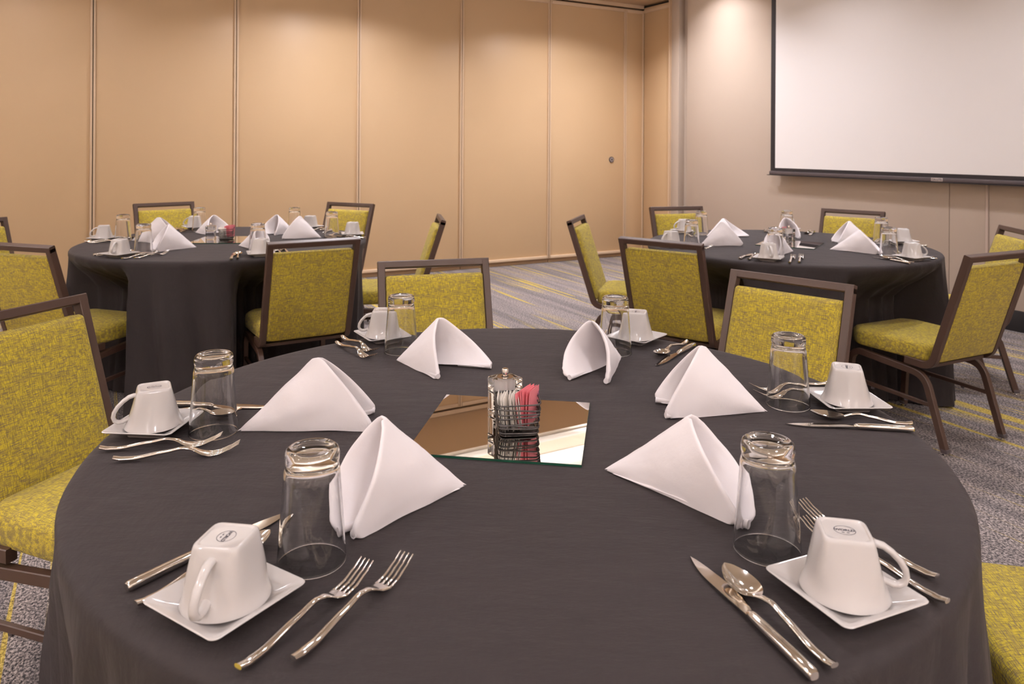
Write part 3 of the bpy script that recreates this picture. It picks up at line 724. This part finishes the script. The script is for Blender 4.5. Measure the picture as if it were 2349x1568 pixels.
def cloth_mesh(seed, nf, c, chs):
    N = 420
    ent = [seat_entry(c, 2*math.pi*k/N, chs) for k in range(N)]
    ent = [min(ent[(k + d) % N] for d in range(-2, 3)) for k in range(N)]
    lim = [min(e, 0.90) for e in ent]
    for _ in range(3):
        sm = [sum(lim[(k + d) % N] for d in range(-3, 4))/7 for k in range(N)]; lim = [min(a_, b_2) for a_, b_2 in zip(sm, [min(e, 0.90) for e in ent])]
    rnd = random.Random(seed); ph = [rnd.uniform(0, 6.28) for _ in range(6)]
    rows = []
    def fold(th):
        x = th + 0.10*math.sin(2*th + ph[0]) + 0.07*math.sin(5*th + ph[1])
        f = 0.5 + 0.5*math.cos(nf*x + ph[2]); f = f**1.3
        f2 = 0.5 + 0.5*math.cos((nf*2.1//1)*x + ph[3])
        return 0.72*f + 0.28*f2*(0.6 + 0.4*math.sin(3*th + ph[4]))
    zs = [0.742, 0.725, 0.70, 0.66, 0.61, 0.55, 0.48, 0.41, 0.34, 0.27, 0.20, 0.13, 0.07, 0.03, 0.010]
    V, Fc = [(0, 0, TH)], []
    for r in (0.1, 0.22, 0.34, 0.46, 0.57, 0.66, 0.72, 0.752): rows.append([(r*math.cos(2*math.pi*k/N), r*math.sin(2*math.pi*k/N), TH + 0.0) for k in range(N)])
    rows.append([(0.766*math.cos(2*math.pi*k/N), 0.766*math.sin(2*math.pi*k/N), TH - 0.0015) for k in range(N)])
    rows.append([(0.7745*math.cos(2*math.pi*k/N), 0.7745*math.sin(2*math.pi*k/N), TH - 0.0055) for k in range(N)])
    for z in zs:
        d = (0.75 - z)/0.74; row = []
        for k in range(N):
            th = 2*math.pi*k/N; f = fold(th + 0.16*d*math.sin(3*th + ph[5]))
            amp = min(1.0, d*3.2)**0.9
            r = R_T + 0.002 - 0.022*amp + (0.022 + 0.070*f)*amp*(0.42 + 0.58*d)
            u = max(0.0, min(1.0, (0.735 - z)/0.20)); u = u*u*(3 - 2*u)
            if lim[k] < 0.895: r = min(r, r*(1 - u) + (lim[k] - 0.012 - 0.035*(1 - f))*u)
            row.append((r*math.cos(th), r*math.sin(th), z))
        rows.append(row)
    for r_ in rows: V += r_
    for k in range(N): Fc.append((0, 1 + k, 1 + (k+1) % N))
    for i in range(len(rows)-1):
        for k in range(N):
            a = 1 + i*N; b2 = 1 + (i+1)*N; Fc.append((a+k, a+(k+1) % N, b2+(k+1) % N, b2+k))
    return mesh('tablecloth', V, Fc, m_cloth, smooth=70)
for i, (k, (c, ph)) in enumerate(TABLES.items()):
    thing('round_table', [('tabletop', tt_me, [])] + [('leg', lm, []) for lm in leg_meshes], (c.x, c.y, 0), 0.3*i, 'round folding banquet table under the black cloth, ' + ph.replace('table ', ''), 'table', 'round banquet tables')
    thing('tablecloth', cloth_mesh(11 + i, (25, 27, 26)[i], c, [(q[2], q[3]) for q in CHAIRS if q[0] == k]), (c.x, c.y, 0), 0, 'black floor-length cloth draped over the round ' + ph, 'tablecloth', 'black tablecloths')

for tk, sd, mid, fc in CHAIRS:
    d = Vector(fc).normalized(); p = Vector(mid) + d*0.352
    thing('banquet_chair', chair_parts, (p.x, p.y, 0), math.atan2(-d.x, d.y),
          'yellow-green tweed banquet chair at the %s, %s' % (TABLES[tk][1], SIDE[sd]), 'chair', 'banquet chairs')

# ------------------------------------------------------------------ place settings
C0 = TABLES['N'][0]
NEAR_PSI = [9, 61.5, 121, 185, 240, 305.5]                       # cluster angles of cup, tumbler and napkin, keyed like SIDE
FAR_PSI = {'L': [21, 65, 127, 182, 246, 305], 'R': [7, 69, 129, 190, 243, 307.5]}
SAUCERS = [((0.712, 1.567), 2), ((0.352, 2.084), 50), ((-0.359, 2.086), 32), ((-0.679, 1.411), -4), ((-0.334, 0.873), -32), ((0.405, 0.895), 23)]
CUP_HANDLE = [70, 75, 182, 208, 262, -12]
GLASSES = [(0.590, 1.573), (0.277, 1.967), (-0.292, 1.967), (-0.564, 1.406), (-0.260, 0.973), (0.350, 1.006)]
T0 = TH
NAPS = [dict(A=(.532, 1.532), B=(.308, 1.478), C=(.306, 1.590), M=(.409, 1.567, .884), bow=(.008, .010), puff=.012),
        dict(A=(.290, 1.930), B=(.126, 1.730), C=(.226, 1.694), M=(.201, 1.843, .871), bow=(.022, .020), puff=.012),
        dict(A=(-.292, 1.885), B=(-.172, 1.722), C=(-.040, 1.822), M=(-.186, 1.890, .866), bow=(.014, .016), puff=.012),
        dict(A=(-.520, 1.410), B=(-.262, 1.411), C=(-.276, 1.520), M=(-.382, 1.443, .890), bow=(.004, .006), puff=.010),
        dict(A=(-.070, 1.192), B=(-.214, 1.014), C=(-.246, 1.042), M=(-.192, 1.138, .884), bow=(.022, .046), puff=.008),
        dict(A=(.160, 1.252), B=(.330, 1.056), C=(.352, 1.066), M=(.283, 1.190, .868), bow=(.020, .046), puff=.008)]
nap_meshes = []
for i, q in enumerate(NAPS):
    me, o0 = napkin_mesh((*q['A'], TH), (*q['B'], TH), (*q['C'], TH), q['M'], q['bow'], 0.013, i*7 + 3, q['puff']); nap_meshes.append((me, o0))
CUTLERY = [  # kind, diner side, handle end px, tip px (None: given in metres)
    ('fork', 4, (555, 1530), (836, 1290), 'inner'), ('fork', 4, (660, 1527), (940, 1265), 'outer'), ('knife', 4, (1868, 1553), (1580, 1277), ''), ('spoon', 4, (1910, 1530), (1665, 1298), ''),
    ('fork', 5, (2138, 1322), (1847, 1152), 'outer'), ('fork', 5, (2158, 1377), (1857, 1192), 'inner'), ('knife', 5, (2095, 985), (1803, 972), ''), ('spoon', 5, (2075, 972), (1875, 945), ''),
    ('fork', 0, (1884, 881), (1742, 881), 'outer'), ('fork', 0, (1892, 893), (1752, 896), 'inner'), ('knife', 0, (1592, 790), (1507, 838), ''), ('spoon', 0, (1570, 787), (1510, 808), ''),
    ('fork', 1, (1362, 752), (1303, 787), 'inner'), ('fork', 1, (1388, 754), (1330, 790), 'outer'),
    ('fork', 2, (779, 790), (850, 810), 'inner'), ('fork', 2, (790, 776), (858, 797), 'outer'), ('knife', 2, (402, 927), (600, 931), ''), ('spoon', 2, (385, 947), (512, 939), ''),
    ('fork', 3, (229, 1031), (509, 997), 'inner'), ('fork', 3, (260, 1055), (549, 1016), 'outer'), ('knife', 3, (278, 1355), (664, 1169), ''), ('spoon', 3, (316, 1388), (615, 1221), '')]
LEN = {'fork': FL, 'knife': KL, 'spoon': SL}; TIPZ = {'fork': .018, 'knife': .003, 'spoon': .013}
def turn(p, ang, frm, to):
    c, s_ = math.cos(ang), math.sin(ang); d = Vector(p) - frm
    return to + Vector((d.x*c - d.y*s_, d.x*s_ + d.y*c))
cut_near = []
for kind, sd, hpx, tpx, which in CUTLERY:
    a = gp(*hpx, TH + 0.005).to_2d(); b = gp(*tpx, TH + TIPZ[kind]).to_2d(); d = (b - a).normalized(); m_ = (a + b)/2
    cut_near.append((kind, sd, m_ - d*LEN[kind]/2, math.atan2(d.y, d.x), which))
for tk, (c, tph) in TABLES.items():
    for i in range(6):
        da = 0.0 if tk == 'N' else math.radians(FAR_PSI[tk][i] - NEAR_PSI[i])
        where = 'the %s, %s' % (tph, SIDE[i])
        p = turn(SAUCERS[i][0], da, C0, c)
        thing('saucer', saucer_m, (p.x, p.y, TH + 0.0004), math.radians(SAUCERS[i][1]) + da, 'white square saucer on ' + where, 'saucer', 'square saucers')
        thing('coffee_cup', cup_parts, (p.x, p.y, TH + 0.0130), math.radians(CUP_HANDLE[i]) + da, 'upturned white cup on ' + where, 'cup', 'upturned coffee cups')
        p = turn(GLASSES[i], da, C0, c)
        thing('tumbler', glass_m, (p.x, p.y, TH + 0.0004), 0, 'upturned glass tumbler on ' + where, 'glass', 'upturned tumblers')
        me, o0 = nap_meshes[i]; p = turn((o0.x, o0.y), da, C0, c)
        thing('napkin', me, (p.x, p.y, TH), da, 'folded white napkin on ' + where, 'napkin', 'tent-folded napkins')
    for kind, sd, p0, ang, which in cut_near:
        if tk != 'N':
            j = sd if kind == 'fork' else (sd + 1) % 6; da = math.radians(FAR_PSI[tk][j] - NEAR_PSI[j])
        else: da = 0.0
        p = turn(p0, da, C0, c)
        where = 'the %s, %s' % (tph, SIDE[sd])
        parts = {'fork': fork_m, 'knife': knife_parts, 'spoon': spoon_m}[kind]
        lab = {'fork': which + ' steel fork', 'knife': 'steel knife', 'spoon': 'steel spoon'}[kind] + ' on ' + where
        thing({'fork': 'fork', 'knife': 'table_knife', 'spoon': 'teaspoon'}[kind], parts, (p.x, p.y, TH + 0.0004), ang + da, lab, kind, 'table cutlery')
    # centrepiece
    mc, my = {'N': ((-0.009, 1.438), -8.6), 'L': (c + Vector((-0.02, 0.02)), 4), 'R': (c + Vector((0.02, 0.0)), -32)}[tk]
    mc = Vector(mc)
    thing('mirror_tile', mirror_parts, (mc.x, mc.y, TH + 0.0004), math.radians(my), 'square mirror tile lying at the middle of the ' + tph, 'mirror', 'mirror tiles')
    so, co, cyaw = {'N': (Vector((-0.011, 1.489)), Vector((0.013, 1.415)), 6), 'L': (c + Vector((-0.10, 0.02)), c + Vector((-0.015, 0.03)), 10), 'R': (c + Vector((0.04, 0.07)), c + Vector((0.02, 0.145)), 12)}[tk]
    ZM = TH + 0.0050
    thing('salt_mill', shaker_parts, (so.x, so.y, ZM), math.radians({'N': 38, 'L': 10, 'R': 20}[tk]), 'clear acrylic salt mill with chrome knob on the ' + tph, 'salt mill', 'acrylic mills')
    thing('packet_caddy', cad_parts, (co.x, co.y, ZM), math.radians(cyaw), 'black wire packet caddy on the mirror of the ' + tph, 'caddy', 'wire caddies')
    rp = random.Random(5)
    for kind, n, x0, x1 in (('w', 13, -0.029, 0.010), ('p', 5, 0.0150, 0.0290)):
        for k in range(n):
            x = x0 + (x1 - x0)*k/(n-1); lean = -0.20 + 0.10*rp.random() if kind == 'w' else -0.10 + 0.16*k/(n-1)
            nm = 'sugar_packet' if kind == 'w' else 'sweetener_packet'
            o = obj(nm, pk_w if kind == 'w' else pk_p)
            dz = (0.004 + 0.006*rp.random()) if kind == 'w' else 0.008 + 0.010*rp.random()
            o.matrix_world = (Matrix.Translation((co.x, co.y, ZM + 0.0045)) @ Matrix.Rotation(math.radians(cyaw), 4, 'Z') @ Matrix.Translation((x, -0.004 + 0.008*rp.random(), dz*0.6))
                              @ Matrix.Rotation(lean, 4, 'Y') @ Matrix.Rotation(math.radians((72 if kind == 'w' else 52) + 10*rp.random()), 4, 'Z') @ Matrix.Rotation(0.06*(rp.random()-0.5), 4, 'Y'))
            tag(o, ('white paper sugar packet in the caddy on the ' if kind == 'w' else 'pink paper sweetener packet in the caddy on the ') + tph, 'packet', ('sugar packets, ' if kind == 'w' else 'pink packets, ') + tph)
            if kind == 'p': obj('print', pk_print, o)
